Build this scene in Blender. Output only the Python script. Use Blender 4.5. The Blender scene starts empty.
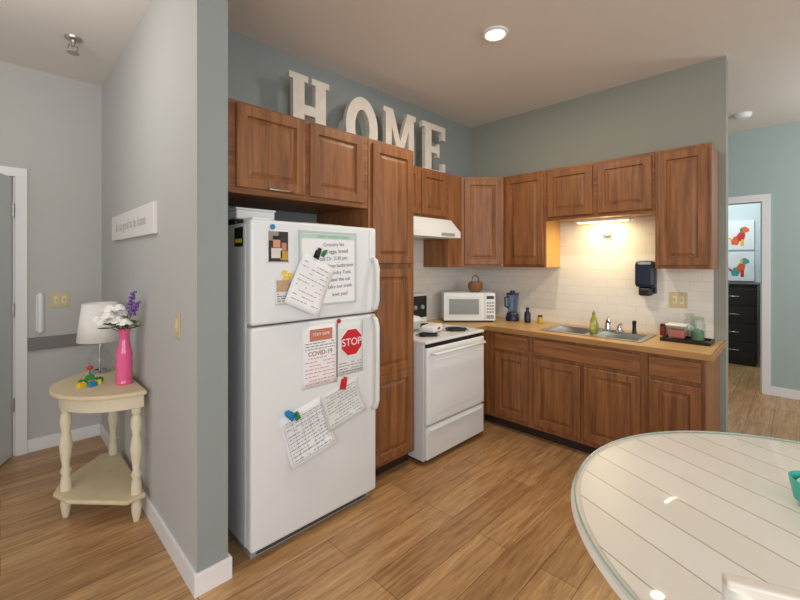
import bpy, bmesh, math, random
from mathutils import Vector, Matrix
random.seed(5)
S=bpy.context.scene
S.view_settings.view_transform='Standard'
def lin(c):
    out=[]
    for v in c:
        v=v/255.0
        out.append(v/12.92 if v<=0.04045 else ((v+0.055)/1.055)**2.4)
    return (*out,1)
def newmat(name):
    m=bpy.data.materials.new(name); m.use_nodes=True
    nt=m.node_tree; b=nt.nodes['Principled BSDF']; return m,nt,b
def M(name,c,rough=.5,metal=0,var=.04,nscale=6,bump=0,coat=0,emit=0,ecol=None):
    m,nt,b=newmat(name)
    b.inputs['Roughness'].default_value=rough; b.inputs['Metallic'].default_value=metal
    b.inputs['Coat Weight'].default_value=coat
    tc=nt.nodes.new('ShaderNodeTexCoord'); n=nt.nodes.new('ShaderNodeTexNoise')
    n.inputs['Scale'].default_value=nscale; n.inputs['Detail'].default_value=4
    nt.links.new(tc.outputs['Object'],n.inputs['Vector'])
    mx=nt.nodes.new('ShaderNodeMix'); mx.data_type='RGBA'
    L=lin(c)
    mx.inputs[6].default_value=tuple(min(1,v*(1-var)) for v in L[:3])+(1,)
    mx.inputs[7].default_value=tuple(min(1,v*(1+var)) for v in L[:3])+(1,)
    nt.links.new(n.outputs['Fac'],mx.inputs[0]); nt.links.new(mx.outputs[2],b.inputs['Base Color'])
    if bump:
        n2=nt.nodes.new('ShaderNodeTexNoise'); n2.inputs['Scale'].default_value=220
        nt.links.new(tc.outputs['Object'],n2.inputs['Vector'])
        bp=nt.nodes.new('ShaderNodeBump'); bp.inputs['Strength'].default_value=bump; bp.inputs['Distance'].default_value=.002
        nt.links.new(n2.outputs['Fac'],bp.inputs['Height']); nt.links.new(bp.outputs[0],b.inputs['Normal'])
    if emit:
        b.inputs['Emission Color'].default_value=lin(ecol or c); b.inputs['Emission Strength'].default_value=emit
    return m
def woodmat(name,c1,c2,scale,rough=.4,fine=1.0):
    m,nt,b=newmat(name); b.inputs['Roughness'].default_value=rough
    tc=nt.nodes.new('ShaderNodeTexCoord'); mp=nt.nodes.new('ShaderNodeMapping')
    mp.inputs['Scale'].default_value=scale
    n=nt.nodes.new('ShaderNodeTexNoise'); n.inputs['Scale'].default_value=1; n.inputs['Detail'].default_value=7; n.inputs['Roughness'].default_value=.68
    n.inputs['Distortion'].default_value=.6
    r=nt.nodes.new('ShaderNodeValToRGB'); r.color_ramp.elements[0].position=.3; r.color_ramp.elements[1].position=.7
    r.color_ramp.elements[0].color=lin(c1); r.color_ramp.elements[1].color=lin(c2)
    nt.links.new(tc.outputs['Object'],mp.inputs[0]); nt.links.new(mp.outputs[0],n.inputs['Vector'])
    nt.links.new(n.outputs['Fac'],r.inputs[0]); nt.links.new(r.outputs[0],b.inputs['Base Color'])
    bp=nt.nodes.new('ShaderNodeBump'); bp.inputs['Strength'].default_value=.12; bp.inputs['Distance'].default_value=.002
    nt.links.new(n.outputs['Fac'],bp.inputs['Height']); nt.links.new(bp.outputs[0],b.inputs['Normal'])
    return m
def brickmat(name,axes,c1,c2,mort,bw,rh,ms,rough,rotz=0,grain=None,offset=.5,coat=0):
    m,nt,b=newmat(name); b.inputs['Roughness'].default_value=rough; b.inputs['Coat Weight'].default_value=coat
    tc=nt.nodes.new('ShaderNodeTexCoord'); sp=nt.nodes.new('ShaderNodeSeparateXYZ'); cb=nt.nodes.new('ShaderNodeCombineXYZ')
    nt.links.new(tc.outputs['Object'],sp.inputs[0])
    nt.links.new(sp.outputs[axes[0]],cb.inputs[0]); nt.links.new(sp.outputs[axes[1]],cb.inputs[1])
    mp=nt.nodes.new('ShaderNodeMapping'); mp.inputs['Rotation'].default_value=(0,0,rotz)
    nt.links.new(cb.outputs[0],mp.inputs[0])
    br=nt.nodes.new('ShaderNodeTexBrick'); br.offset=offset
    br.inputs['Scale'].default_value=1; br.inputs['Brick Width'].default_value=bw; br.inputs['Row Height'].default_value=rh
    br.inputs['Mortar Size'].default_value=ms; br.inputs['Mortar Smooth'].default_value=.1
    br.inputs['Color1'].default_value=lin(c1); br.inputs['Color2'].default_value=lin(c2); br.inputs['Mortar'].default_value=lin(mort)
    nt.links.new(mp.outputs[0],br.inputs['Vector'])
    col=br.outputs['Color']
    if grain:
        for gs,lo in ((grain,(.54,.49,.43,1)),((grain[0]*.35,grain[1]*.22,1),(.78,.73,.68,1))):
            m2=nt.nodes.new('ShaderNodeMapping'); m2.inputs['Scale'].default_value=gs
            nt.links.new(tc.outputs['Object'],m2.inputs[0])
            n=nt.nodes.new('ShaderNodeTexNoise'); n.inputs['Scale'].default_value=1; n.inputs['Detail'].default_value=9; n.inputs['Roughness'].default_value=.75; n.inputs['Distortion'].default_value=.9
            nt.links.new(m2.outputs[0],n.inputs['Vector'])
            rr=nt.nodes.new('ShaderNodeValToRGB'); rr.color_ramp.elements[0].position=.36; rr.color_ramp.elements[1].position=.60
            rr.color_ramp.elements[0].color=lo; rr.color_ramp.elements[1].color=(1.0,1.0,1.0,1)
            nt.links.new(n.outputs['Fac'],rr.inputs[0])
            mx=nt.nodes.new('ShaderNodeMix'); mx.data_type='RGBA'; mx.blend_type='MULTIPLY'; mx.inputs[0].default_value=1
            nt.links.new(col,mx.inputs[6]); nt.links.new(rr.outputs[0],mx.inputs[7]); col=mx.outputs[2]
    nt.links.new(col,b.inputs['Base Color'])
    bp=nt.nodes.new('ShaderNodeBump'); bp.invert=True; bp.inputs['Strength'].default_value=.3; bp.inputs['Distance'].default_value=.002
    nt.links.new(br.outputs['Fac'],bp.inputs['Height']); nt.links.new(bp.outputs[0],b.inputs['Normal'])
    return m
def glassmat(name,tint=(1,1,1,1),refl=.9,base=.035):
    m,nt,b=newmat(name); nt.nodes.remove(b)
    out=nt.nodes['Material Output']
    t=nt.nodes.new('ShaderNodeBsdfTransparent'); t.inputs[0].default_value=tint
    g=nt.nodes.new('ShaderNodeBsdfGlossy'); g.inputs['Roughness'].default_value=.04
    f=nt.nodes.new('ShaderNodeLayerWeight'); f.inputs['Blend'].default_value=.5
    pw=nt.nodes.new('ShaderNodeMath'); pw.operation='POWER'; pw.inputs[1].default_value=5
    nt.links.new(f.outputs['Facing'],pw.inputs[0])
    mu=nt.nodes.new('ShaderNodeMath'); mu.operation='MULTIPLY_ADD'; mu.inputs[1].default_value=refl*.9; mu.inputs[2].default_value=base
    nt.links.new(pw.outputs[0],mu.inputs[0])
    mx=nt.nodes.new('ShaderNodeMixShader'); nt.links.new(mu.outputs[0],mx.inputs[0])
    nt.links.new(t.outputs[0],mx.inputs[1]); nt.links.new(g.outputs[0],mx.inputs[2]); nt.links.new(mx.outputs[0],out.inputs[0])
    return m

# ---------- materials
wall_teal=M('paint_teal_grey',(144,152,151),.75,var=.02,bump=.05)
wall_sage=M('paint_sage_grey',(148,151,141),.75,var=.02,bump=.05)
wall_light=M('paint_light_grey',(190,190,186),.75,var=.02,bump=.05)
wall_far=M('paint_far_teal',(166,186,182),.75,var=.02)
wall_bed=M('paint_bedroom',(200,214,218),.75,var=.02)
ceil_m=M('ceiling_paint',(226,220,213),.85,var=.02)
white_trim=M('white_trim_paint',(234,234,234),.4,var=.01)
floor_m=brickmat('oak_plank_floor',(0,1),(216,174,124),(190,148,102),(128,94,62),1.25,.18,.0018,.33,grain=(2.8,34,1))
tile_m=brickmat('white_subway_tile_yz',(1,2),(232,228,220),(228,224,216),(214,209,200),.15,.075,.0016,.3)
tile_m2=brickmat('white_subway_tile_xz',(0,2),(232,228,220),(228,224,216),(214,209,200),.15,.075,.0016,.3)
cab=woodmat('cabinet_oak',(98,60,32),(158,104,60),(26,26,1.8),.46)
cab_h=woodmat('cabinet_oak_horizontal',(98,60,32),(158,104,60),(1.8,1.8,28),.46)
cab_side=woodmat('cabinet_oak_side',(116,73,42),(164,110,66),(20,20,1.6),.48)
cab_lit=woodmat('cabinet_oak_side_lit',(196,146,72),(212,164,90),(16,16,1.6),.4)  # oak sides with the under-cabinet glow painted into their colour
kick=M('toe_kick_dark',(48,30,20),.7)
ctop=woodmat('countertop_laminate',(186,148,92),(204,168,112),(14,3,14),.35)
ctop_edge=woodmat('countertop_edge',(150,108,62),(176,134,84),(8,2,8),.4)
appl=M('appliance_white',(228,232,234),.28,var=.01)
appl2=M('appliance_white_textured',(216,220,222),.4,var=.01,bump=.2)
gasket=M('gasket_grey',(150,152,152),.6)
black=M('black_plastic',(24,24,26),.35)
blackm=M('coil_black',(30,30,32),.6)
chrome=M('chrome',(205,205,205),.18,metal=1,var=.02)
steel=M('stainless',(186,184,178),.28,metal=1,var=.03)
cream=M('cream_painted_wood',(226,216,188),.5,var=.05,nscale=12)
cream_top=M('cream_distressed_top',(216,200,164),.5,var=.12,nscale=14)
tan_pl=M('almond_plate',(204,188,142),.4)
paper=M('paper_white',(236,238,240),.7,var=.01)
paper2=M('paper_offwhite',(222,226,224),.7,var=.02)
ink=M('ink_dark',(90,96,104),.8)
ink2=M('ink_blue',(96,118,146),.8)
redm=M('red_plastic',(204,36,48),.4)
redink=M('red_ink',(206,110,110),.7)
greenm=M('green_plastic',(40,140,70),.4)
bluem=M('blue_plastic',(30,130,190),.4)
yellowm=M('yellow_plastic',(236,200,40),.4)
navy=M('navy_plastic',(24,34,58),.3)
pink=M('pink_glass',(236,96,150),.12,coat=.6,var=.03)
glass=glassmat('clear_glass',(.97,.98,.98,1))
blueglass=glassmat('blue_tinted_glass',(.55,.68,.85,1))
tglass=glassmat('table_glass',(1,1,1,1),.22,.012)
shade_m=M('lampshade_fabric',(240,238,232),.8,var=.01)
letter_m=M('distressed_white_wood',(208,202,192),.6,var=.14,nscale=22)
sign_m=M('sign_white_wood',(226,224,220),.6,var=.04)
rail_m=M('bumper_rail_grey',(122,118,116),.6)
door_m=M('door_grey_paint',(206,212,212),.5,var=.02)
teal=M('teal_ceramic',(60,186,170),.25)
leaf=M('leaf_green',(58,96,52),.6,var=.2,nscale=30)
petalw=M('petal_white',(248,245,240),.6)
purple=M('petal_purple',(128,84,170),.6,var=.15,nscale=40)
dresser_m=M('dresser_espresso',(36,26,26),.4)
soapg=M('dish_soap_yellow_green',(158,164,56),.2,coat=.5,var=.05)
clear_pl=glassmat('clear_plastic',(.86,.9,.88,1),1.0)
pinkfood=M('pink_packet',(214,120,110),.5,var=.3,nscale=30)
wicker=woodmat('wicker',(104,68,40),(150,108,66),(60,60,90),.7)

# ---------- geometry helpers
def mesh_obj(name,verts,faces,mat,bevel=0,smooth=False,seg=2):
    me=bpy.data.meshes.new(name); me.from_pydata([tuple(v) for v in verts],[],faces); me.update()
    bm=bmesh.new(); bm.from_mesh(me); bmesh.ops.recalc_face_normals(bm,faces=bm.faces); bm.to_mesh(me); bm.free()
    o=bpy.data.objects.new(name,me); S.collection.objects.link(o)
    if mat: me.materials.append(mat)
    if smooth:
        for p in me.polygons: p.use_smooth=True
    if bevel:
        b=o.modifiers.new('bevel','BEVEL'); b.width=bevel; b.segments=seg; b.limit_method='ANGLE'
    return o
def boxvf(x0,x1,y0,y1,z0,z1):
    v=[(x0,y0,z0),(x1,y0,z0),(x1,y1,z0),(x0,y1,z0),(x0,y0,z1),(x1,y0,z1),(x1,y1,z1),(x0,y1,z1)]
    f=[(0,3,2,1),(4,5,6,7),(0,1,5,4),(1,2,6,5),(2,3,7,6),(3,0,4,7)]
    return v,f
def solo_box(name,x0,x1,y0,y1,z0,z1,mat,bevel=0):
    v,f=boxvf(x0,x1,y0,y1,z0,z1); return mesh_obj(name,v,f,mat,bevel)
class G:
    def __init__(s,name,loc=(0,0,0),rot=0,world=False):
        s.e=bpy.data.objects.new(name,None); S.collection.objects.link(s.e)
        s.e.empty_display_size=.05
        s.e.location=loc; s.e.rotation_euler=(0,0,rot); s.off=Vector(loc) if world else Vector((0,0,0))
    def add(s,o):
        o.parent=s.e; o.location=o.location-s.off; return o
    def box(s,n,x0,x1,y0,y1,z0,z1,mat,bevel=.003):
        v,f=boxvf(x0,x1,y0,y1,z0,z1); return s.add(mesh_obj(n,v,f,mat,bevel))
    def obox(s,n,P,u,nn,u0,u1,v0,v1,n0,n1,mat,bevel=.002):
        P=Vector(P);u=Vector(u).normalized();nn=Vector(nn).normalized();w=nn.cross(u)
        if w.z<0: w=-w
        v,f=boxvf(u0,u1,v0,v1,n0,n1)
        return s.add(mesh_obj(n,[P+u*a+w*b+nn*c for a,b,c in v],f,mat,bevel))
    def door(s,n,P,u,nn,w,h,mat=None,fw=.055):
        mat=mat or cab
        P=Vector(P);u=Vector(u).normalized();nn=Vector(nn).normalized();z=Vector((0,0,1))
        rings=[(0,0),(0,.015),(.004,.019),(fw,.019),(fw+.006,.007),(fw+.014,.007),(fw+.034,.015)]
        V=[];F=[]
        for ins,dep in rings:
            for a,b in ((ins,ins),(w-ins,ins),(w-ins,h-ins),(ins,h-ins)): V.append(P+u*a+z*b+nn*dep)
        for r in range(len(rings)-1):
            for i in range(4):
                j=(i+1)%4; F.append((r*4+i,r*4+j,r*4+4+j,r*4+4+i))
        F.append(tuple(range(len(V)-4,len(V)))); F.append((0,1,2,3))
        return s.add(mesh_obj(n,V,F,mat))
    def drawer(s,n,P,u,nn,w,h):
        return s.obox(n,P,u,nn,0,w,0,h,0,.019,cab_h,.004)
    def lathe(s,n,prof,mat,c=(0,0,0),seg=32,smooth=True,cap=True):
        V=[];F=[]
        for r,z in prof:
            for i in range(seg):
                a=2*math.pi*i/seg; V.append((c[0]+r*math.cos(a),c[1]+r*math.sin(a),c[2]+z))
        for k in range(len(prof)-1):
            for i in range(seg):
                j=(i+1)%seg; F.append((k*seg+i,k*seg+j,(k+1)*seg+j,(k+1)*seg+i))
        if cap:
            F.append(tuple(range(seg))); F.append(tuple(range((len(prof)-1)*seg,len(prof)*seg)))
        o=mesh_obj(n,V,F,mat,0,smooth)
        if smooth:
            e=o.modifiers.new('es','EDGE_SPLIT'); e.split_angle=math.radians(40)
        return s.add(o)
    def tube(s,n,pts,r,mat,seg=10,closed=False):
        pts=[Vector(p) for p in pts]; V=[];F=[];N=len(pts)
        up=None
        for i,p in enumerate(pts):
            a=pts[i-1] if (i>0 or closed) else p; b=pts[(i+1)%N] if (i<N-1 or closed) else p
            t=(b-a).normalized()
            if up is None: up=Vector((0,0,1)) if abs(t.z)<.9 else Vector((1,0,0))
            x=t.cross(up).normalized(); y=x.cross(t).normalized(); up=y
            rr=r[i] if isinstance(r,(list,tuple)) else r
            for k in range(seg):
                an=2*math.pi*k/seg; V.append(p+x*math.cos(an)*rr+y*math.sin(an)*rr)
        for i in range(N if closed else N-1):
            i2=(i+1)%N
            for k in range(seg):
                j=(k+1)%seg; F.append((i*seg+k,i*seg+j,i2*seg+j,i2*seg+k))
        if not closed:
            F.append(tuple(range(seg))); F.append(tuple(range((N-1)*seg,N*seg)))
        return s.add(mesh_obj(n,V,F,mat,0,True))
    def prism(s,n,poly,z0,z1,mat,bevel=0,smooth=False):
        k=len(poly); V=[(x,y,z0) for x,y in poly]+[(x,y,z1) for x,y in poly]
        F=[tuple(range(k))[::-1],tuple(range(k,2*k))]+[(i,(i+1)%k,k+(i+1)%k,k+i) for i in range(k)]
        return s.add(mesh_obj(n,V,F,mat,bevel))
    def vprism(s,n,poly,P,u,nn,t0,t1,mat,bevel=0):
        P=Vector(P);u=Vector(u).normalized();nn=Vector(nn).normalized();z=Vector((0,0,1));k=len(poly)
        V=[P+u*a+z*b+nn*t0 for a,b in poly]+[P+u*a+z*b+nn*t1 for a,b in poly]
        F=[tuple(range(k))[::-1],tuple(range(k,2*k))]+[(i,(i+1)%k,k+(i+1)%k,k+i) for i in range(k)]
        return s.add(mesh_obj(n,V,F,mat,bevel))
    def ball(s,n,c,r,mat,sc=(1,1,1),seg=16,rot=None):
        bm=bmesh.new(); bmesh.ops.create_uvsphere(bm,u_segments=seg,v_segments=seg//2+2,radius=r)
        mt=Matrix.Diagonal((*sc,1))
        if rot: mt=rot.to_4x4()@mt
        bmesh.ops.transform(bm,matrix=Matrix.Translation(Vector(c))@mt,verts=bm.verts)
        me=bpy.data.meshes.new(n); bm.to_mesh(me); bm.free(); me.materials.append(mat)
        for p in me.polygons: p.use_smooth=True
        o=bpy.data.objects.new(n,me); S.collection.objects.link(o); return s.add(o)
    def text(s,n,txt,size,P,u,mat,nn,ext=.0008,ang=0,align='CENTER'):
        cu=bpy.data.curves.new('t','FONT'); cu.body=txt; cu.size=size; cu.extrude=ext; cu.align_x=align; cu.align_y='CENTER'
        ob=bpy.data.objects.new('t',cu); S.collection.objects.link(ob)
        bpy.context.view_layer.update(); dg=bpy.context.evaluated_depsgraph_get()
        me=bpy.data.meshes.new_from_object(ob.evaluated_get(dg)); bpy.data.objects.remove(ob)
        u=Vector(u).normalized();nn=Vector(nn).normalized();v=nn.cross(u)
        mt=Matrix((( u.x,v.x,nn.x,P[0]),(u.y,v.y,nn.y,P[1]),(u.z,v.z,nn.z,P[2]),(0,0,0,1)))@Matrix.Rotation(ang,4,'Z')
        me.transform(mt); me.materials.clear(); me.materials.append(mat)
        o=bpy.data.objects.new(n,me); S.collection.objects.link(o); return s.add(o)
def multi(name_,blist,mat,bevel=0):
    V=[];F=[]
    for b in blist:
        v,f=boxvf(*b); k=len(V); V+=v; F+=[tuple(i+k for i in q) for q in f]
    return mesh_obj(name_,V,F,mat,bevel)

CZ=3.03
# ---------- room shell
solo_box('floor',-2.6,9.0,-4.2,5.4,-.1,0,floor_m)
solo_box('ceiling',-2.6,9.0,-4.2,5.4,CZ,CZ+.1,ceil_m)
wp=solo_box('wall_partition',.627,.765,1.92,4.42,0,CZ,wall_light)
wp.data.materials.append(wall_teal)
for p in wp.data.polygons:
    if p.normal.y<-.5 or p.normal.x>.5: p.material_index=1
solo_box('wall_kitchen_left',.765,3.93,2.66,2.79,0,CZ,wall_teal)
solo_box('wall_kitchen_back',3.80,3.93,.387,2.66,0,CZ,wall_sage)
multi('wall_hall_end',[(.082,.627,4.3,4.42,0,CZ),(-.80,.082,4.3,4.42,2.16,CZ),(-2.6,-.80,4.3,4.42,0,CZ)],wall_light)
solo_box('wall_hall_outer',-2.6,.627,5.3,5.4,0,CZ,wall_light)
multi('wall_far',[(6.15,6.27,-4.2,.307,0,CZ),(6.15,6.27,.307,1.13,2.19,CZ),(6.15,6.27,1.13,5.4,0,CZ)],wall_far)
solo_box('wall_bedroom',8.2,8.3,-2.0,4,0,CZ,wall_bed)
solo_box('wall_bedroom_side',6.27,8.2,-.6,-.5,0,CZ,wall_bed)
solo_box('trim_backsplash_back',3.792,3.80,.46,2.66,.914,1.88,tile_m)
solo_box('trim_backsplash_left',2.15,3.792,2.652,2.66,.90,1.9,tile_m2)
multi('baseboard_partition',[(.612,.627,1.92,4.285,0,.10),(.612,.78,1.905,1.92,0,.10),(.765,.78,1.92,2.0,0,.10)],white_trim,.002)
multi('baseboard_hall_end',[(.152,.612,4.285,4.3,0,.10)],white_trim,.003)
multi('baseboard_far',[(6.135,6.15,-4.2,.235,0,.10)],white_trim,.003)
multi('baseboard_kitchen_end',[(3.785,3.80,.387,.42,0,.10),(3.785,3.945,.372,.387,0,.10)],white_trim,.002)
multi('baseboard_bedroom',[(8.185,8.2,-.5,4,0,.10)],white_trim,.003)
multi('trim_hall_door',[(.082,.152,4.28,4.3,0,2.16),(-.87,.152,4.28,4.3,2.16,2.23),(-.87,-.80,4.28,4.3,0,2.16),(.070,.082,4.301,4.42,0,2.159)],white_trim,.002)
multi('trim_bedroom_door',[(6.13,6.15,.235,.307,0,2.19),(6.13,6.15,.235,1.2,2.19,2.27),(6.13,6.15,1.13,1.2,0,2.19),(6.151,6.27,.307,.32,0,2.189)],white_trim,.002)
g=G('door_1',(.064,4.27,0),math.radians(-113))
g.box('leaf',0,.84,-.04,0,.012,2.15,door_m,.002)
for z in (.35,1.08,1.85): g.lathe('hinge',[(.009,0),(.009,.10)],steel,(-.004,.006,z),12)
g.lathe('knob',[(.012,0),(.012,.03),(.028,.045),(.03,.06),(.012,.075)],steel,(.77,.0,.98),16)

# ---------- hall wall items
solo_box('bumper_rail',.154,.625,4.272,4.3,.80,.90,rail_m,.006)
g=G('intercom_handset',(.226,4.3,1.09),world=True)
g.box('base',.20,.252,4.285,4.3,.95,1.24,white_trim,.006)
g.box('handset',.208,.244,4.262,4.285,.935,1.255,appl,.012)
def plate(name,P,u,nn,w,h,toggles=1):
    g=G(name,P,world=True)
    g.obox('plate',P,u,nn,-w/2,w/2,-h/2,h/2,0,.006,tan_pl,.002)
    for i in range(toggles):
        c=(i-(toggles-1)/2)*.046
        g.obox('toggle',P,u,nn,c-.006,c+.006,-.014,.014,.006,.016,tan_pl,.002)
        g.obox('rocker',P,u,nn,c-.014,c+.014,-.03,.03,.006,.008,cream,.001)
    return g
plate('light_switch',(.35,4.3,1.19),(1,0,0),(0,-1,0),.12,.12,2)
plate('light_switch',(.627,2.19,1.185),(0,-1,0),(-1,0,0),.075,.125,1)
plate('wall_outlet',(3.792,.68,1.20),(0,-1,0),(-1,0,0),.12,.125,2)
g=G('wall_sign',(.627,3.14,1.76),world=True)
g.box('board',.605,.627,2.55,3.73,1.66,1.84,sign_m,.003)
g.text('lettering',"it's so good to be home",.088,(.6045,3.14,1.75),(0,-1,0),M('sign_ink',(176,174,172),.8),(-1,0,0),.001)
g=G('fire_sprinkler',(.353,3.51,CZ))
g.lathe('escutcheon',[(.05,0),(.046,-.012),(.018,-.02),(.012,-.045),(.012,-.06)],steel)
g.tube('frame',[(-.02,0,-.05),(-.028,0,-.075),(0,0,-.1),(.028,0,-.075),(.02,0,-.05)],.004,steel)
g.lathe('deflector',[(.034,-.1),(.036,-.106),(.01,-.108)],steel,seg=16)
g=G('smoke_detector',(5.43,.42,CZ))
g.lathe('body',[(.075,0),(.075,-.02),(.06,-.045),(.03,-.05)],white_trim)
g=G('ceiling_light',(2.34,1.44,CZ))
g.lathe('trim_ring',[(.085,0),(.085,-.010),(.07,-.018),(.062,-.012)],white_trim,cap=False)
g.lathe('lens',[(.062,-.004),(.06,-.014),(.045,-.02),(.01,-.022)],M('lens_glow',(255,244,220),.4,emit=4,ecol=(255,238,206)))

# ---------- cabinets
ZT=2.33
X_,Y_=(1,0,0),(0,-1,0)
nL=(0,-1,0); nB=(-1,0,0)
g=G('upper_cabinet',(1.25,2.35,1.87),world=True)
g.box('carcass',.768,1.736,2.06,2.658,1.87,ZT,cab_side)
g.box('face_frame',.768,1.736,2.04,2.06,1.855,ZT,cab_h)
g.door('door_1',(.85,2.04,1.885),X_,nL,.40,.43)
g.door('door_2',(1.285,2.04,1.885),X_,nL,.40,.43)
g.tube('door_pull',[(1.02,2.02,1.895),(1.02,2.0,1.89),(1.16,2.0,1.89),(1.16,2.02,1.895)],.004,chrome)
g=G('pantry_cabinet',(1.96,2.35,0),world=True)
g.box('carcass',1.74,2.185,2.06,2.658,.09,ZT,cab_side)
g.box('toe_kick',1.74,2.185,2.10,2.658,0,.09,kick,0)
g.box('face_frame',1.74,2.185,2.04,2.06,.09,ZT,cab)
g.door('door_upper',(1.77,2.04,1.49),X_,nL,.39,.81)
g.door('door_lower_a',(1.77,2.04,.72),X_,nL,.39,.73)
g.door('door_lower_b',(1.77,2.04,.12),X_,nL,.39,.60)
g=G('upper_cabinet',(2.58,2.5,1.89),world=True)
g.box('carcass',2.187,2.978,2.36,2.658,1.89,ZT,cab_side)
g.box('face_frame',2.187,2.978,2.34,2.36,1.89,ZT,cab_h)
g.door('door_1',(2.22,2.34,1.92),X_,nL,.34,.38,fw=.05)
g.door('door_2',(2.60,2.34,1.92),X_,nL,.34,.38,fw=.05)
g=G('corner_cabinet',(3.5,2.4,1.45),world=True)
g.prism('carcass',[(2.98,2.65),(2.98,2.34),(3.19,2.34),(3.48,2.05),(3.79,2.05),(3.79,2.65)],1.45,ZT,cab_side,.002)
uD=(1,-1,0)
g.door('door',(3.19+.02,2.34-.02,1.475),uD,(-1,-1,0),.355,.83)
g=G('upper_cabinet',(3.63,1.83,1.45),world=True)
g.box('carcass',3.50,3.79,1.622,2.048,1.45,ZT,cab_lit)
g.box('face_frame',3.48,3.50,1.622,2.048,1.45,ZT,cab)
g.door('door',(3.48,2.02,1.475),Y_,nB,.38,.83)
g=G('upper_cabinet',(3.63,1.2,1.88),world=True)
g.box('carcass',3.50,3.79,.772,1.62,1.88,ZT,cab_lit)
g.box('face_frame',3.48,3.50,.772,1.62,1.87,ZT,cab_h)
g.door('door_1',(3.48,1.60,1.90),Y_,nB,.385,.405)
g.door('door_2',(3.48,1.175,1.90),Y_,nB,.385,.405)
g=G('upper_cabinet',(3.63,.6,1.45),world=True)
g.box('carcass',3.50,3.79,.43,.77,1.45,ZT,cab_side)
g.box('face_frame',3.48,3.50,.43,.77,1.45,ZT,cab)
g.door('door',(3.48,.752,1.475),Y_,nB,.30,.83)
g=G('under_cabinet_light',(3.72,1.2,1.85),world=True)
g.box('housing',3.70,3.75,1.0,1.45,1.855,1.879,white_trim)
g.box('tube',3.705,3.745,1.02,1.43,1.847,1.856,M('tube_glow',(255,236,190),.4,emit=5,ecol=(255,226,160)),.002)
g=G('plug_in_night_light',(3.792,1.2,1.76),world=True)
g.box('plate',3.786,3.792,1.16,1.24,1.70,1.82,white_trim)
g.box('body',3.74,3.786,1.17,1.23,1.73,1.80,appl,.012)

g=G('base_cabinet',(3.4,1.2,0),world=True)
g.box('face_frame',3.19,3.21,.425,2.07,.09,.875,cab)
g.box('end_panel',3.21,3.79,.425,.445,0.0,.875,cab_side)
g.box('end_panel_front',3.19,3.21,.425,.445,.0,.09,cab_side,0)
g.box('bottom',3.21,3.79,.445,2.07,.09,.11,cab_side)
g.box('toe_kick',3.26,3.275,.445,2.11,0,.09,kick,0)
for nme,y,w in (('drawer_left',1.96,.32),('false_front',1.585,.79),('drawer_right',.74,.29)):
    g.drawer(nme,(3.19,y,.72),Y_,nB,w,.13)
for i,(y,w) in enumerate(((1.96,.32),(1.585,.38),(1.175,.38),(.74,.29))):
    g.door('door_%d'%(i+1),(3.19,y,.13),Y_,nB,w,.56)
g=G('base_cabinet',(3.07,2.35,0),world=True)
g.box('carcass',2.965,3.188,2.085,2.65,.09,.875,cab_side)
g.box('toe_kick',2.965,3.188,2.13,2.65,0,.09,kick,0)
g.box('face_frame',2.965,3.188,2.07,2.085,.09,.875,cab)
g=G('countertop',(3.4,1.4,.875),world=True)
def ct(n,x0,x1,y0,y1): g.box(n,x0,x1,y0,y1,.8755,.914,ctop,0)
ct('right',3.178,3.791,.40,.83); ct('front',3.178,3.30,.83,1.56); ct('back',3.69,3.791,.83,1.56); ct('left',3.178,3.791,1.56,2.65)
ct('stove_side',2.962,3.178,2.05,2.65)
g.box('edge_front',3.162,3.178,.384,2.05,.872,.9145,ctop_edge,.004)
g.box('edge_left',2.962,3.162,2.034,2.05,.872,.9145,ctop_edge,.004)
g.box('edge_right',3.178,3.791,.384,.40,.872,.9145,ctop_edge,.004)
g=G('double_sink',(3.49,1.2,.914),world=True)
o=multi('rim',[(3.28,3.32,.81,1.58,.9145,.920),(3.62,3.71,.81,1.58,.9145,.920),(3.32,3.62,.81,.85,.9145,.920),(3.32,3.62,1.54,1.58,.9145,.920),(3.32,3.62,1.162,1.228,.9145,.920)],steel,.0)
g.add(o)
for i,(a,b) in enumerate(((.85,1.162),(1.228,1.54))):
    x0,x1=3.32,3.62
    V=[(x0,a,.916),(x1,a,.916),(x1,b,.916),(x0,b,.916),(x0+.02,a+.02,.75),(x1-.02,a+.02,.75),(x1-.02,b-.02,.75),(x0+.02,b-.02,.75)]
    F=[(4,5,6,7),(0,1,5,4),(1,2,6,5),(2,3,7,6),(3,0,4,7)]
    o=mesh_obj('bowl_%d'%(i+1),V,F,steel,.0); g.add(o)
    g.lathe('drain_%d'%(i+1),[(.04,0),(.038,.003),(.01,.002)],chrome,(3.47,(a+b)/2,.7505),20)
g=G('kitchen_faucet',(3.665,1.16,.9205))
g.box('deck_plate',-.028,.028,-.12,.12,0,.012,chrome,.005)
g.lathe('spout_base',[(.024,.012),(.02,.05),(.016,.08)],chrome)
g.tube('spout',[(0,0,.06),(-.03,-.01,.10),(-.08,-.03,.115),(-.14,-.055,.105),(-.155,-.06,.085)],.012,chrome)
for y in (-.09,.09):
    g.lathe('handle_base',[(.02,.012),(.017,.04),(.012,.05)],chrome,(0,y,0))
    g.tube('handle',[(0,y,.05),(-.01,y*1.1,.06),(-.05,y*1.35,.066)],.008,chrome)
g.lathe('sprayer',[(.018,0),(.014,.03),(.014,.07),(.018,.09),(.008,.10)],black,(.01,-.20,0))
g=G('dish_soap_bottle',(3.44,1.195,.9205))
g.lathe('bottle',[(.026,0),(.030,.01),(.031,.05),(.028,.09),(.024,.115),(.012,.14),(.011,.15)],soapg)
g.lathe('cap',[(.013,.15),(.012,.165),(.006,.17),(.005,.18)],M('soap_cap',(120,130,60),.4))
g.box('label',-.0325,-.030,-.014,.014,.03,.085,M('soap_label',(200,196,120),.5),.0)

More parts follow.
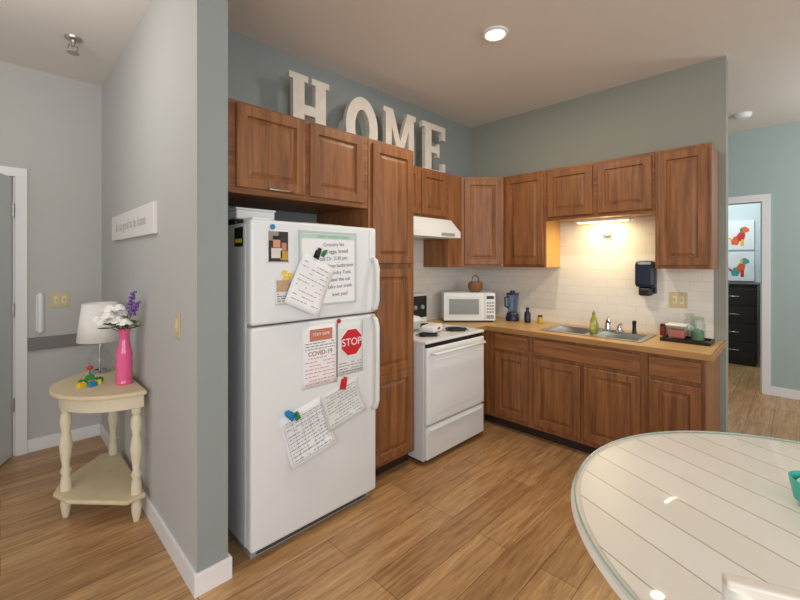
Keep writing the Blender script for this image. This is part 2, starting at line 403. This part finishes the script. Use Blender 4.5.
# ---------- range hood
g=G('range_hood',(2.58,2.4,1.70),world=True)
pr=[(2.65,1.888),(2.30,1.888),(2.19,1.77),(2.19,1.715),(2.65,1.715)]
V=[(2.19,y,z) for y,z in pr]+[(2.975,y,z) for y,z in pr]
g.add(mesh_obj('shell',V,[tuple(range(5)),tuple(range(5,10))]+[(i,(i+1)%5,5+(i+1)%5,5+i) for i in range(5)],appl,.004))
g.box('filter',2.26,2.90,2.26,2.6,1.708,1.716,steel,.001)
g.box('switch_panel',2.70,2.88,2.185,2.192,1.73,1.755,gasket,.002)

# ---------- stove
x0,x1,yf=2.195,2.952,1.92
g=G('electric_stove',(2.57,2.3,0),world=True)
g.box('body',x0,x1,yf+.035,2.645,.03,.895,appl2)
g.box('base',x0+.03,x1-.03,yf+.08,2.6,0,.03,black,0)
g.box('cooktop',x0,x1,yf+.005,2.645,.895,.918,appl,.008)
g.box('vent_gap',x0+.02,x1-.02,yf+.012,yf+.04,.866,.895,black,0)
g.box('oven_door',x0+.006,x1-.006,yf,yf+.036,.30,.866,appl,.012)
g.box('oven_door_panel',x0+.07,x1-.07,yf-.002,yf+.004,.37,.77,appl,.002)
g.tube('door_handle',[(x0+.05,yf,.825),(x0+.06,yf-.04,.825),(x1-.06,yf-.04,.825),(x1-.05,yf,.825)],.012,appl)
g.box('drawer',x0+.006,x1-.006,yf+.004,yf+.036,.045,.285,appl,.01)
g.box('drawer_grip',x0+.04,x1-.04,yf-.008,yf+.006,.245,.268,appl,.006)
g.box('backguard',x0,x1,2.57,2.645,.918,1.20,appl,.014)
g.box('control_panel',x0+.03,x1-.02,2.563,2.572,.97,1.175,black,.004)
for i,xx in enumerate((2.29,2.39,2.76,2.86)):
    o=g.lathe('knob_%d'%i,[(.022,0),(.020,.016),(.014,.02)],gasket,(0,0,0),20); o.rotation_euler=(math.radians(90),0,0); o.location=Vector((xx,2.562,1.07))-g.off
for bi,(bx,by,br) in enumerate(((2.40,2.09,.075),(2.76,2.09,.095),(2.40,2.40,.095),(2.76,2.40,.075))):
    g.lathe('drip_pan_%d'%bi,[(br+.02,.918),(br+.018,.923),(br,.920),(.02,.919)],chrome,(bx,by,0))
    pts=[]
    for k in range(4*24):
        a=2*math.pi*k/24; rr=.015+(br-.015)*k/(4*24); pts.append((bx+rr*math.cos(a),by+rr*math.sin(a),.929))
    g.tube('coil_%d'%bi,pts,.0055,blackm,6)
g=G('casserole_dish',(2.44,2.36,.935))
g.lathe('dish',[(.08,0),(.11,.01),(.13,.07),(.135,.075),(.125,.075),(.10,.02),(.01,.015)],appl)
g.lathe('lid',[(.13,.076),(.11,.10),(.05,.115),(.02,.12),(.025,.14),(.005,.145)],paper)
g=G('napkin_pack',(2.50,2.13,.935),math.radians(20))
g.box('pack',-.10,.10,-.06,.06,0,.055,paper,.015)
g.box('label',-.03,.03,-.061,-.0595,.018,.038,redm,0)

# ---------- fridge
fx0,fx1,fy=.873,1.695,1.909
g=G('refrigerator',(1.28,2.25,0),world=True)
g.box('cabinet',fx0+.004,fx1-.004,fy+.075,2.60,.05,1.70,appl2,.006)
g.box('toe_grille',fx0+.02,fx1-.02,fy+.05,2.55,0.0,.06,gasket,.003)
for i in range(5): g.box('grille_slot_%d'%i,fx0+.05,fx1-.05,fy+.046,fy+.052,.012+i*.009,.016+i*.009,black,0)
g.box('gasket',fx0+.012,fx1-.012,fy+.062,fy+.076,.07,1.70,gasket,0)
g.box('freezer_door',fx0,fx1,fy,fy+.064,1.182,1.715,appl,.014)
g.box('fridge_door',fx0,fx1,fy,fy+.064,.055,1.172,appl,.014)
g.box('hinge_cover',fx0+.02,fx0+.12,fy+.03,fy+.14,1.70,1.727,appl,.006)
def fh(n,z0,z1):
    xh=fx1-.03
    g.tube(n,[(xh,fy,z0),(xh,fy-.03,z0+.015),(xh,fy-.045,z0+.06),(xh,fy-.046,(z0+z1)/2),(xh,fy-.045,z1-.06),(xh,fy-.03,z1-.015),(xh,fy,z1)],[.014,.015,.014,.013,.014,.015,.014],appl,12)
fh('freezer_handle',1.20,1.52); fh('fridge_handle',.58,1.155)
g.box('handle_cap_top',fx1-.06,fx1-.012,fy-.006,fy+.002,1.52,1.70,appl,.003)
g.box('energy_label',fx0+.001,fx0+.0045,fy+.10,fy+.20,1.58,1.68,black,0)
g.box('energy_label_strip',fx0,fx0+.0045,fy+.11,fy+.19,1.60,1.62,yellowm,0)
def sheet(name,cx,cz,w,h,ang,mat,t=.0015,n0=.001,curl=0):
    g=G(name,(cx,fy,cz))
    ca,sa=math.cos(ang),math.sin(ang)
    NX,NZ=6,8;V=[];F=[]
    for j in range(NZ+1):
        for i in range(NX+1):
            a=(i/NX-.5)*w;b=(j/NZ-.5)*h
            k=max(0,.5-j/NZ)*2
            y=-(n0+curl*k*k*(.6+.8*i/NX))
            V.append((a*ca-b*sa,y,a*sa+b*ca))
    for j in range(NZ):
        for i in range(NX):
            q=j*(NX+1)+i; F.append((q,q+1,q+NX+2,q+NX+1))
    o=mesh_obj('sheet',V,F,mat,0,True); md=o.modifiers.new('s','SOLIDIFY'); md.thickness=.0008; md.offset=0; g.add(o)
    def mark(n,a0,a1,b0,b1,m,d=.0014):
        V=[]
        for a,b in ((a0,b0),(a1,b0),(a1,b1),(a0,b1)):
            k=max(0,-(b/h))*2; kk=(a/w+.5)
            yy=-(n0+curl*k*k*(.6+.8*kk)+d+.05*curl)
            V.append((a*ca-b*sa,yy,a*sa+b*ca))
        g.add(mesh_obj(n,V,[(0,1,2,3)],m))
    return g,mark,(ca,sa)
def scribble(mark,w,h,rows,m,x0=-.42,x1=.42,y0=.4,y1=-.4,lh=.006):
    for r in range(rows):
        b=(y0+(y1-y0)*r/max(1,rows-1))*h; x=x0*w
        while x<x1*w:
            l=random.uniform(.008,.03); l=min(l,x1*w-x)
            if random.random()<.85: mark('ink_line',x,x+l,b-lh/2,b+lh/2,m)
            x+=l+.006
g,mark,_=sheet('fridge_photo',1.018,1.58,.125,.17,0,paper)
mark('print',-.055,.055,-.078,.078,M('photo_dark',(58,48,44),.3,var=.5,nscale=30))
mark('print_wall',-.055,.0,.03,.078,M('photo_wall',(150,140,126),.4),.002)
mark('print_face',-.03,.01,-.005,.045,M('skin_print',(206,150,120),.5),.0022); mark('print_hair',-.032,.012,.035,.055,black,.0024); mark('print_shirt',-.04,.02,-.06,-.008,M('shirt_print',(214,208,200),.5),.0022)
mark('print_face_b',.018,.045,-.02,.02,M('skin_print_b',(190,130,100),.5),.0022); mark('print_top',.012,.053,-.07,-.022,M('top_print',(190,150,60),.5),.0022)
g=G('whiteboard',(1.33,fy,1.465))
g.box('panel',-.185,.185,-.010,-.001,-.20,.20,paper,.002)
frame=M('whiteboard_frame',(190,204,200),.4)
for a in ((-.195,.195,-.014,0,.195,.208),(-.195,.195,-.014,0,-.208,-.195),(-.195,-.183,-.014,0,-.195,.195),(.183,.195,-.014,0,-.195,.195)): g.box('frame',*a,frame,.002)
mg=M('marker_green',(90,160,128),.6)
g.box('header_band',-.18,.18,-.0108,-.0100,.165,.19,M('header_band_green',(184,214,200),.6),0)
for k,(t,zz) in enumerate((('DAILY CHORE CHART',.177),('Grocery list',.135),('milk, eggs, bread',.095),('call Dr. 2:30 pm',.055),('clean bathroom',.015),('laundry Tues.',-.025),('feed the cat',-.065),('take out trash',-.105),('love you!',-.15))):
    g.text('handwriting_%d'%k,t,.030 if k else .022,(.03 if k<4 else .075,-.0108,zz),(1,0,0),ink2 if k%2 else (mg if k==0 else ink),(0,-1,0),.0004,ang=.05 if k else 0)
g,mark,_=sheet('note_paper',1.20,1.375,.225,.29,math.radians(-25),paper,curl=.02,n0=.017)
scribble(mark,.21,.265,9,ink,lh=.003)
g,mark,_=sheet('reminder_card',1.045,1.345,.09,.14,0,paper2)
mark('card_print',-.038,.038,.0,.06,M('card_print_tan',(190,160,130),.6,var=.3,nscale=40)); scribble(mark,.08,.12,4,ink,lh=.004,y0=-.1)
def clip(name,cx,cz,ang,m,sc=1):
    g=G(name,(cx,fy,cz))
    def rot(p): c,s=math.cos(ang),math.sin(ang); return [((a*c-b*s)*sc,(a*s+b*c)*sc) for a,b in p]
    g.vprism('jaw',rot([(-.022,-.03),(.022,-.03),(.016,.03),(-.016,.03)]),(0,0,0),(1,0,0),(0,-1,0),.003,.012,m,.002)
    g.vprism('lever',rot([(-.012,-.005),(.012,-.005),(.009,.045),(-.009,.045)]),(0,0,0),(1,0,0),(0,-1,0),.012,.026,m,.002)
    g.vprism('magnet',rot([(-.01,-.02),(.01,-.02),(.01,.02),(-.01,.02)]),(0,0,0),(1,0,0),(0,-1,0),-.0,.004,black,0)
clip('magnet_clip',1.245,1.535,math.radians(-20),black); clip('magnet_clip',1.085,.69,math.radians(50),bluem)
clip('magnet_clip',1.43,.78,math.radians(-10),redm)
clip('magnet_clip',1.29,1.545,math.radians(-35),greenm,.6)
for c,z,m in ((1.05,1.445,yellowm),(1.085,1.43,yellowm),(1.06,1.415,yellowm),(.985,1.68,bluem),(1.40,1.155,redm)):
    g=G('fridge_magnet',(c,fy,z)); g.vprism('disc',[(.014*math.cos(a*.5236),.014*math.sin(a*.5236)) for a in range(12)],(0,0,0),(1,0,0),(0,-1,0),0,.008,m,.002)
g,mark,_=sheet('covid_notice',1.275,.975,.235,.345,0,paper)
mark('header',-.07,.08,.085,.15,M('notice_header',(196,120,100),.6))
g.text('header_text','STAY SAFE',.024,(.005,-.0028,.12),(1,0,0),paper,(0,-1,0),.0004)
scribble(mark,.235,.345,3,ink,y0=.21,y1=.12,lh=.004)
g.text('notice_title','COVID-19',.036,(0,-.0025,.015),(1,0,0),M('title_dark_red',(150,60,70),.7),(0,-1,0),.0004)
scribble(mark,.235,.345,8,redink,y0=-.03,y1=-.44,lh=.004)
g,mark,_=sheet('schedule_sheet',1.485,.985,.20,.31,0,paper2)
scribble(mark,.2,.30,4,ink,y0=-.28,y1=-.45,lh=.004)
g=G('stop_sign',(1.495,fy,1.02))
oc=lambda r:[(r*math.cos(math.radians(22.5+45*i)),r*math.sin(math.radians(22.5+45*i))) for i in range(8)]
g.vprism('border',oc(.088),(0,0,0),(1,0,0),(0,-1,0),.002,.005,paper)
g.vprism('face',oc(.082),(0,0,0),(1,0,0),(0,-1,0),.005,.006,redm)
g.text('letters','STOP',.062,(0,-.0065,0),(1,0,0),paper,(0,-1,0),.0006)
g,mark,_=sheet('calendar_sheet',1.19,.575,.28,.29,math.radians(14),paper,curl=.03)
for r in range(7): mark('rule',-.125,.125,-.125+r*.036,-.1238+r*.036,ink2)
for c in range(6): mark('rule_v',-.125+c*.05,-.1238+c*.05,-.125,.091,ink2)
scribble(mark,.27,.28,12,ink,y0=.36,y1=-.4,lh=.003)
g,mark,_=sheet('letter_sheet',1.43,.67,.27,.22,math.radians(14),paper2,curl=.02,n0=.003)
scribble(mark,.26,.21,11,ink,lh=.003)
clip('magnet_clip',1.125,.675,math.radians(20),greenm,.7)
g=G('baking_tray',(1.05,2.26,1.703))
g.prism('tray',[(-.15,-.1),(.15,-.1),(.17,.12),(-.17,.12)],0,.025,black,.006)
g.box('rim',-.17,.17,-.12,.13,.020,.028,blackm,.004)
g=G('storage_box',(1.0,2.24,1.7315)); g.box('box',-.11,.11,-.12,.1,0,.05,paper,.008); g.box('lid',-.115,.115,-.125,.105,.05,.062,paper,.005)
g=G('placemat_stack',(1.42,2.2,1.703))
for i in range(4): g.box('mat_%d'%i,-.17+i*.008,.17-i*.006,-.1,.12,i*.009,i*.009+.008,[wicker,paper2,navy,tan_pl][i],.002)

# ---------- HOME letters
g=G('home_letter_sign',(2.3,2.5,ZT))
ux=(1,0,0); ny=(0,-1,0); H=.49
def LP(n,poly,x,t=.02): g.vprism(n,poly,(x-2.3,0,0),ux,ny,-t,t,letter_m,.0)
def rect(a,b,c,d): return [(a,c),(b,c),(b,d),(a,d)]
x=1.405
for n,p in (('h_stem_l',rect(.03,.12,.045,H-.045)),('h_stem_r',rect(.21,.30,.045,H-.045)),('h_bar',rect(.12,.21,.215,.285)),('h_s1',rect(0,.15,0,.045)),('h_s2',rect(.18,.33,0,.045)),('h_s3',rect(0,.15,H-.045,H)),('h_s4',rect(.18,.33,H-.045,H))): LP(n,p,x)
V=[];F=[];N=40
for k,(rx,rz) in enumerate(((.165,.245),(.075,.145))):
    for y in (-.02,.02):
        for i in range(N):
            a=2*math.pi*i/N; V.append((2.055-2.3+rx*math.cos(a),y,.245+rz*math.sin(a)))
for i in range(N):
    j=(i+1)%N
    F+= [(i,j,2*N+j,2*N+i),(N+i,N+j,3*N+j,3*N+i),(i,j,N+j,N+i),(2*N+i,2*N+j,3*N+j,3*N+i)]
g.add(mesh_obj('o_ring',V,F,letter_m))
x=2.285
LP('m_body',[(.025,.045),(.095,.045),(.095,.34),(.175,.10),(.225,.10),(.305,.34),(.305,.045),(.375,.045),(.375,H-.045),(.40,H-.045),(.40,H),(.29,H),(.20,.23),(.11,H),(0,H),(0,H-.045),(.025,H-.045)],x)
LP('m_s1',rect(0,.125,0,.045),x); LP('m_s2',rect(.275,.40,0,.045),x)
x=2.775
for n,p in (('e_stem',rect(.04,.13,.055,H-.055)),('e_bot',rect(0,.34,0,.055)),('e_top',rect(0,.34,H-.055,H)),('e_mid',rect(.13,.22,.215,.275)),('e_t1',rect(.29,.34,.055,.13)),('e_t2',rect(.29,.34,H-.13,H-.055)),('e_t3',rect(.22,.25,.18,.31))): LP(n,p,x)

# ---------- microwave
g=G('microwave_oven',(3.221,2.266,.9155),math.radians(-45))
g.box('case',-.25,.25,.012,.285,.012,.285,appl,.008)
g.box('door',-.25,.145,0,.014,.016,.281,appl,.004)
g.box('window_bezel',-.225,.115,-.003,.002,.05,.25,paper2,.004)
g.box('window',-.20,.09,-.005,.0,.075,.225,M('microwave_window',(138,142,144),.2,var=.1,nscale=60),.003)
g.box('control_panel',.15,.25,0,.014,.016,.281,appl,.004)
g.box('display',.165,.235,-.003,.002,.225,.255,black,.001)
for r in range(4):
    for c in range(3): g.box('key',.167+c*.025,.185+c*.025,-.002,.002,.09+r*.03,.108+r*.03,gasket,.001)
g.box('open_button',.165,.235,-.003,.002,.035,.07,gasket,.002)
for a in (-.22,.22):
    for b in (.04,.26): g.lathe('foot',[(.012,0),(.012,.013)],black,(a,b,0),10)
g=G('wicker_basket',(3.38,2.31,1.2015))
g.lathe('basket',[(.045,0),(.07,.03),(.075,.07),(.06,.10),(.052,.10),(.062,.07),(.05,.02),(.01,.01)],wicker)
g.tube('handle',[(-.06,0,.09),(-.05,0,.14),(0,0,.17),(.05,0,.14),(.06,0,.09)],.005,wicker)
# blender / water jug in clear blue beside the microwave
g=G('kitchen_blender',(3.62,2.03,.915),math.radians(-20))
g.lathe('motor_base',[(.065,0),(.068,.02),(.058,.07),(.045,.085)],navy)
g.lathe('jug',[(.042,.086),(.05,.12),(.06,.25),(.062,.26)],blueglass)
g.lathe('jug_lid',[(.063,.26),(.06,.275),(.025,.28),(.022,.30)],navy)
g.tube('jug_handle',[(-.055,0,.24),(-.095,0,.235),(-.095,0,.15),(-.05,0,.13)],.008,navy)
g=G('drinking_bottle',(3.60,1.86,.915))
g.lathe('bottle',[(.028,0),(.03,.02),(.03,.09),(.014,.115),(.014,.125)],navy); g.lathe('cap',[(.016,.125),(.016,.145)],black)
g=G('spice_jar',(3.66,1.76,.915)); g.lathe('jar',[(.025,0),(.026,.05),(.02,.06)],M('jar_gold',(190,160,50),.4)); g.lathe('cap',[(.021,.06),(.021,.075)],black)
g=G('soap_dispenser',(3.792,.89,1.22),world=True)
g.box('back_plate',3.775,3.792,.825,.955,1.24,1.50,navy,.01)
g.box('cover',3.68,3.776,.815,.965,1.29,1.51,navy,.03)
g.box('push_bar',3.685,3.775,.845,.935,1.225,1.29,black,.014)
g=G('serving_tray',(3.60,.60,.915)); g.box('base',-.12,.10,-.16,.14,0,.008,black,.003)
for a in ((-.12,-.108,-.16,.14),(.088,.10,-.16,.14),(-.108,.088,-.16,-.148),(-.108,.088,.128,.14)): g.box('lip',*a,.008,.022,black,.003)
g=G('snack_container',(3.61,.655,.9235))
g.box('tub',-.06,.06,-.06,.06,0,.10,clear_pl,.01)
g.box('packets',-.045,.045,-.05,.05,.004,.07,pinkfood,.012)
g.box('lid',-.065,.065,-.065,.065,.10,.11,paper,.004)
g=G('tissue_bag',(3.74,.60,.915))
g.lathe('bag',[(.04,0),(.045,.03),(.043,.09),(.035,.13),(.02,.155),(.03,.19)],clear_pl,seg=9); g.ball('tissue',(0,0,.06),.034,paper2,(1,1,1.3),10)
g=G('glass_canister',(3.62,.53,.9235))
g.lathe('jar',[(.038,0),(.045,.02),(.045,.12),(.036,.145),(.036,.155)],clear_pl)
g.lathe('contents',[(.038,.004),(.038,.07),(.02,.085)],M('canister_contents',(110,140,110),.6,var=.4,nscale=50))
g.lathe('lid',[(.038,.155),(.038,.172),(.03,.176)],M('lid_grey_green',(150,170,150),.4))
g=G('red_canister',(3.755,.775,.915)); g.lathe('can',[(.022,0),(.022,.07),(.018,.075)],M('can_dark_red',(130,34,36),.4)); g.lathe('lid',[(.02,.075),(.02,.09)],black)

# ---------- side table
g=G('demilune_side_table',(.60,3.06,0))
def demi(r,off=0,n=28): return [(-abs(r*math.cos(a))+off,r*math.sin(a)) for a in [math.pi*(k/n)-math.pi/2 for k in range(n+1)]]
g.prism('top',demi(.40),.735,.76,cream_top,.008)
g.prism('apron',demi(.355,-.005),.655,.735,cream,.004)
g.prism('shelf',[(0,-.38),(0,.38),(-.10,.40),(-.34,.14),(-.385,0),(-.34,-.14),(-.10,-.40)],.135,.16,cream_top,.01)
lp=[(.024,.655),(.026,.63),(.018,.615),(.026,.60),(.030,.56),(.020,.50),(.026,.47),(.032,.42),(.024,.35),(.018,.30),(.028,.27),(.020,.25),(.026,.22),(.028,.165),(.028,.13),(.018,.12),(.026,.09),(.024,.05),(.015,.0)]
lp=lp[::-1]
for i,(a,b) in enumerate(((-.325,0),(-.04,-.335),(-.04,.335),)):
    g.lathe('leg_%d'%(i+1),lp,cream,(a,b,0),20)
g=G('table_lamp',(.475,3.32,.76))
g.lathe('foot',[(.06,0),(.062,.01),(.04,.02)],chrome)
g.lathe('glass_body',[(.035,.02),(.062,.05),(.066,.10),(.045,.14),(.02,.165),(.018,.19)],glass)
g.lathe('stem',[(.008,.02),(.008,.30)],chrome,seg=10)
o=g.lathe('shade',[(.128,.215),(.098,.465)],shade_m,cap=False); md=o.modifiers.new('s','SOLIDIFY'); md.thickness=.003
g.lathe('bulb',[(.012,.29),(.028,.33),(.03,.36),(.01,.39)],paper,seg=16)
g=G('flower_vase',(.535,2.91,.76))
g.lathe('vase',[(.04,0),(.046,.01),(.040,.03),(.045,.06),(.040,.085),(.046,.12),(.041,.15),(.045,.18),(.036,.22),(.028,.26),(.026,.30),(.036,.335),(.033,.335),(.022,.30),(.02,.2)],pink,seg=36)
def flower(c,r,mat):
    for ring,(n,rad,tilt,dz) in enumerate(((6,.75,.9,-.15),(5,.45,.5,.05))):
        for k in range(n):
            a=2*math.pi*k/n+ring*.5+random.random()*.2
            rot=Matrix.Rotation(a,3,'Z')@Matrix.Rotation(-tilt,3,'Y')
            g.ball('petal',(c[0]+r*rad*math.cos(a),c[1]+r*rad*math.sin(a),c[2]+dz*r),r*.5,mat,(.25,1,.9),10,rot)
    g.ball('petal_core',c,r*.35,mat,(1,1,1.1),10)
for c,r in (((-.045,-.045,.40),.046),((-.01,.03,.43),.044),((-.10,.02,.39),.046),((-.06,.07,.43),.044),((-.07,-.0,.465),.046),((-.01,-.07,.385),.04),((-.12,.09,.40),.038),((-.03,-.02,.47),.038),((-.09,-.05,.43),.04)): flower(c,r,petalw)
for tip in ((.03,-.09,.56),(.045,-.12,.50)):
    base=Vector((0,0,.33)); tp=Vector(tip); g.tube('stem',[base,(base+tp)/2+Vector((0,-.01,.01)),tp],.003,leaf,6)
    for k in range(14):
        t=.55+.45*k/13; p=base.lerp(tp,t); a=k*2.4; rr=.017*(1.25-t)+.004
        g.ball('blossom',(p.x+rr*math.cos(a),p.y+rr*math.sin(a),p.z),.010,purple,(1,1,.8),8)
for k in range(16):
    a=k*.55+.2; r=.06+.04*random.random(); z=.34+.07*random.random()
    rot=Matrix.Rotation(a,3,'Z')@Matrix.Rotation(-.3+random.random()*.6,3,'Y')
    cx=min(.05,r*math.cos(a))
    g.ball('leaf',(cx,r*math.sin(a),z),.035,leaf,(1,.45,.12),8,rot)
    g.tube('stalk',[(0,0,.3),(cx*.7,r*math.sin(a)*.7,z)],.002,leaf,5)
g=G('toy_blocks',(.385,3.03,.76))
for i,(a,b,c,m,an) in enumerate(((-.03,.04,0,greenm,.2),(.03,-.03,0,yellowm,-.3),(-.045,-.03,0,yellowm,.5),(0,.01,.026,greenm,.1),(.045,.035,0,greenm,.4),(.005,-.05,0,bluem,.4))):
    s=.015; o=g.box('block_%d'%i,-s*1.4,s*1.4,-s,s,0,.026,m,.003); o.location=(a,b,c); o.rotation_euler=(0,0,an)
    for q in (-.01,.01):
        o2=g.lathe('stud_%d'%i,[(.005,.026),(.005,.031)],m,(q,0,0),10); o2.location=(a,b,c); o2.rotation_euler=(0,0,an)
g.lathe('flower_toy_stalk',[(.004,.05),(.004,.09)],greenm,(0,.01,0),8); g.ball('flower_toy',(0,.01,.10),.018,redm,(1,1,.7),10)

# ---------- dining table
tx,ty=1.612,-.184
plank=brickmat('table_white_planks',(0,1),(240,238,230),(235,232,222),(172,162,140),20,.135,.0022,.35,rotz=math.radians(-65.6),offset=0)
edge_m=M('table_edge_paint',(238,234,224),.35,var=.02)
g=G('round_dining_table',(tx,ty,0))
g.lathe('top',[(.70,.712),(.745,.712),(.765,.720),(.772,.730),(.765,.742),(.745,.744)],edge_m,seg=96)
g.lathe('planked_surface',[(.69,.7445),(.742,.7460)],plank,seg=96)
g.lathe('glass_top',[(.758,.748),(.762,.751),(.758,.754)],tglass,seg=96)
g.lathe('glass_edge',[(.7585,.7475),(.7625,.751),(.7585,.7545),(.7575,.7545),(.7575,.7475)],M('glass_edge_green',(168,188,178),.15),seg=96,cap=False)
g.lathe('apron',[(.60,.64),(.60,.711)],edge_m,seg=64)
g.lathe('pedestal',[(.16,.10),(.13,.13),(.07,.18),(.06,.24),(.09,.32),(.10,.38),(.06,.46),(.055,.52),(.09,.58),(.14,.64)],edge_m)
for k in range(4):
    a=k*math.pi/2+.5; g.tube('foot_%d'%k,[(.05*math.cos(a),.05*math.sin(a),.17),(.22*math.cos(a),.22*math.sin(a),.13),(.40*math.cos(a),.40*math.sin(a),.035)],[.05,.045,.035],edge_m)
g=G('teal_cup',(1.765,-.035,.755)); g.lathe('cup',[(.035,0),(.05,.01),(.058,.05),(.062,.075),(.056,.075),(.05,.03),(.01,.012)],teal); g.ball('content',(0,0,.055),.045,paper,(1,1,.5))
# ---------- chair
g=G('dining_chair',(.997,-.027,0),math.radians(23.3))
g.box('seat',-.19,.20,-.20,.20,.43,.455,edge_m,.012)
for n,a,b in (('leg_1',.16,-.165),('leg_2',.16,.165)): g.lathe(n,[(.014,0),(.02,.1),(.024,.3),(.02,.42),(.02,.43)],edge_m,(a,b,0),16)
for n,b in (('back_post_1',-.185),('back_post_2',.185)):
    g.tube(n,[(-.19,b,0),(-.175,b,.25),(-.17,b,.45),(-.185,b,.75),(-.205,b,1.04)],.018,edge_m,12)
def crail(n,z,h):
    V=[];F=[];N=12
    for i in range(N+1):
        s=i/N*2-1; y=s*.20; x=-.20-.03*(1-s*s)
        for dx in (-.011,.011):
            for dz in (0,h+.018*(1-s*s)): V.append((x+dx,y,z+dz))
    for i in range(N):
        a=i*4;b=a+4; F+=[(a,a+1,b+1,b),(a+2,b+2,b+3,a+3),(a+1,a+3,b+3,b+1),(a,b,b+2,a+2)]
    F+=[(0,2,3,1),(N*4,N*4+1,N*4+3,N*4+2)]
    g.add(mesh_obj(n,V,F,edge_m,.004))
crail('top_rail',.985,.065); crail('mid_rail',.56,.05)
for b in (-.11,-.04,.04,.11): g.tube('spindle',[(-.20,b,.60),(-.218,b,1.0)],.009,edge_m,8)
for b in (-.165,.165): g.tube('stretcher',[(-.17,b,.2),(.16,b,.2)],.01,edge_m,8)

# ---------- bedroom
g=G('dresser',(7.9,.93,0),world=True)
g.box('case',7.62,8.16,.43,1.45,.05,1.16,dresser_m,.006); g.box('top',7.60,8.16,.41,1.47,1.16,1.185,dresser_m,.006); g.box('plinth',7.64,8.15,.45,1.43,0,.05,dresser_m,0)
for r in range(4):
    for c in range(2):
        g.box('drawer',7.605,7.62,.45+c*.50,.93+c*.50,.09+r*.26,.33+r*.26,dresser_m,.006)
        g.tube('pull',[(7.605,.62+c*.5,.22+r*.26),(7.585,.63+c*.5,.22+r*.26),(7.585,.75+c*.5,.22+r*.26),(7.605,.76+c*.5,.22+r*.26)],.006,chrome,8)
def art(name,yc,z0,cols):
    g=G(name,(8.185,yc,z0+.23),world=True)
    g.box('canvas',8.17,8.198,yc-.17,yc+.17,z0,z0+.45,paper,.003)
    P=(8.169,yc,z0+.04); u=(0,-1,0); k=.82
    def pp(n,pts,t,m): g.vprism(n,[(a*k,b*k) for a,b in pts],P,u,(-1,0,0),t*.0008,(t+1)*.0008,m)
    pp('figure_haunch',[(-.12,.05),(-.03,.04),(.0,.12),(-.02,.22),(-.09,.20),(-.13,.12)],0,cols[0])
    pp('figure_chest',[(-.02,.12),(.05,.10),(.08,.22),(.07,.30),(-.01,.28),(-.05,.21)],1,cols[1])
    pp('figure_leg',[(.01,.03),(.06,.03),(.06,.15),(.02,.15)],2,cols[2])
    pp('figure_head',[(.0,.28),(.07,.27),(.14,.30),(.13,.35),(.08,.39),(.02,.37)],3,cols[0])
    pp('figure_ear',[(.01,.27),(.04,.28),(.04,.37),(.0,.35)],4,cols[3])
    pp('figure_tail',[(-.13,.12),(-.17,.18),(-.16,.20),(-.11,.15)],5,cols[2])
ao=M('art_orange',(228,100,50),.6)
art('dog_painting',.665,1.69,(ao,redm,yellowm,greenm))
art('dog_painting',.665,1.205,(M('art_teal',(70,160,150),.6),ao,redm,yellowm))

# ---------- lights
def area(name,loc,target,sx,sy,power,col,shape='RECTANGLE'):
    l=bpy.data.lights.new(name,'AREA'); l.shape=shape; l.size=sx; l.size_y=sy; l.energy=power; l.color=col
    o=bpy.data.objects.new(name,l); S.collection.objects.link(o); o.location=loc
    d=Vector(target)-Vector(loc); o.rotation_euler=d.to_track_quat('-Z','Y').to_euler(); return o
def point(name,loc,power,col,r=.05):
    l=bpy.data.lights.new(name,'POINT'); l.energy=power; l.color=col; l.shadow_soft_size=r
    o=bpy.data.objects.new(name,l); S.collection.objects.link(o); o.location=loc
area('window_light_rear',(0.2,-3.6,1.7),(2.2,2,1.3),2.8,1.8,70,(.98,.99,1))
area('window_light_side',(-2.3,-1.2,1.7),(2.5,1.0,1.3),2.4,1.8,50,(.98,.99,1))
area('ceiling_lamp_bulb',(2.34,1.44,3.0),(2.34,1.4401,0),.11,.11,18,(1,.88,.72),'DISK')
area('under_cabinet_bulb',(3.70,1.2,1.845),(3.72,1.2,1.0),.5,.05,8,(1,.82,.46)).rotation_euler=(0,0,0)
point('hall_fill_light',(-.2,2.5,2.5),14,(1,.97,.93),.25)  # added point light outside the view, brightens hall and door leaf
point('corridor_fill_light',(5.0,-1.2,2.2),46,(.94,.98,1),.25)  # unseen point light added to brighten the corridor and its floor
point('bedroom_lamp_bulb',(7.1,.9,2.6),42,(.9,.96,1),.2)
w=bpy.data.worlds.new('world'); S.world=w; w.use_nodes=True
bg=w.node_tree.nodes['Background']; bg.inputs[0].default_value=(.97,.98,1,1); bg.inputs[1].default_value=.54

cam=bpy.data.cameras.new('camera'); co=bpy.data.objects.new('camera',cam); S.collection.objects.link(co)
co.location=(0,0,1.5); co.rotation_euler=(math.radians(90),0,math.radians(-45))
cam.sensor_width=36; cam.lens=18; cam.shift_y=-38/800; cam.clip_start=.02
S.camera=co
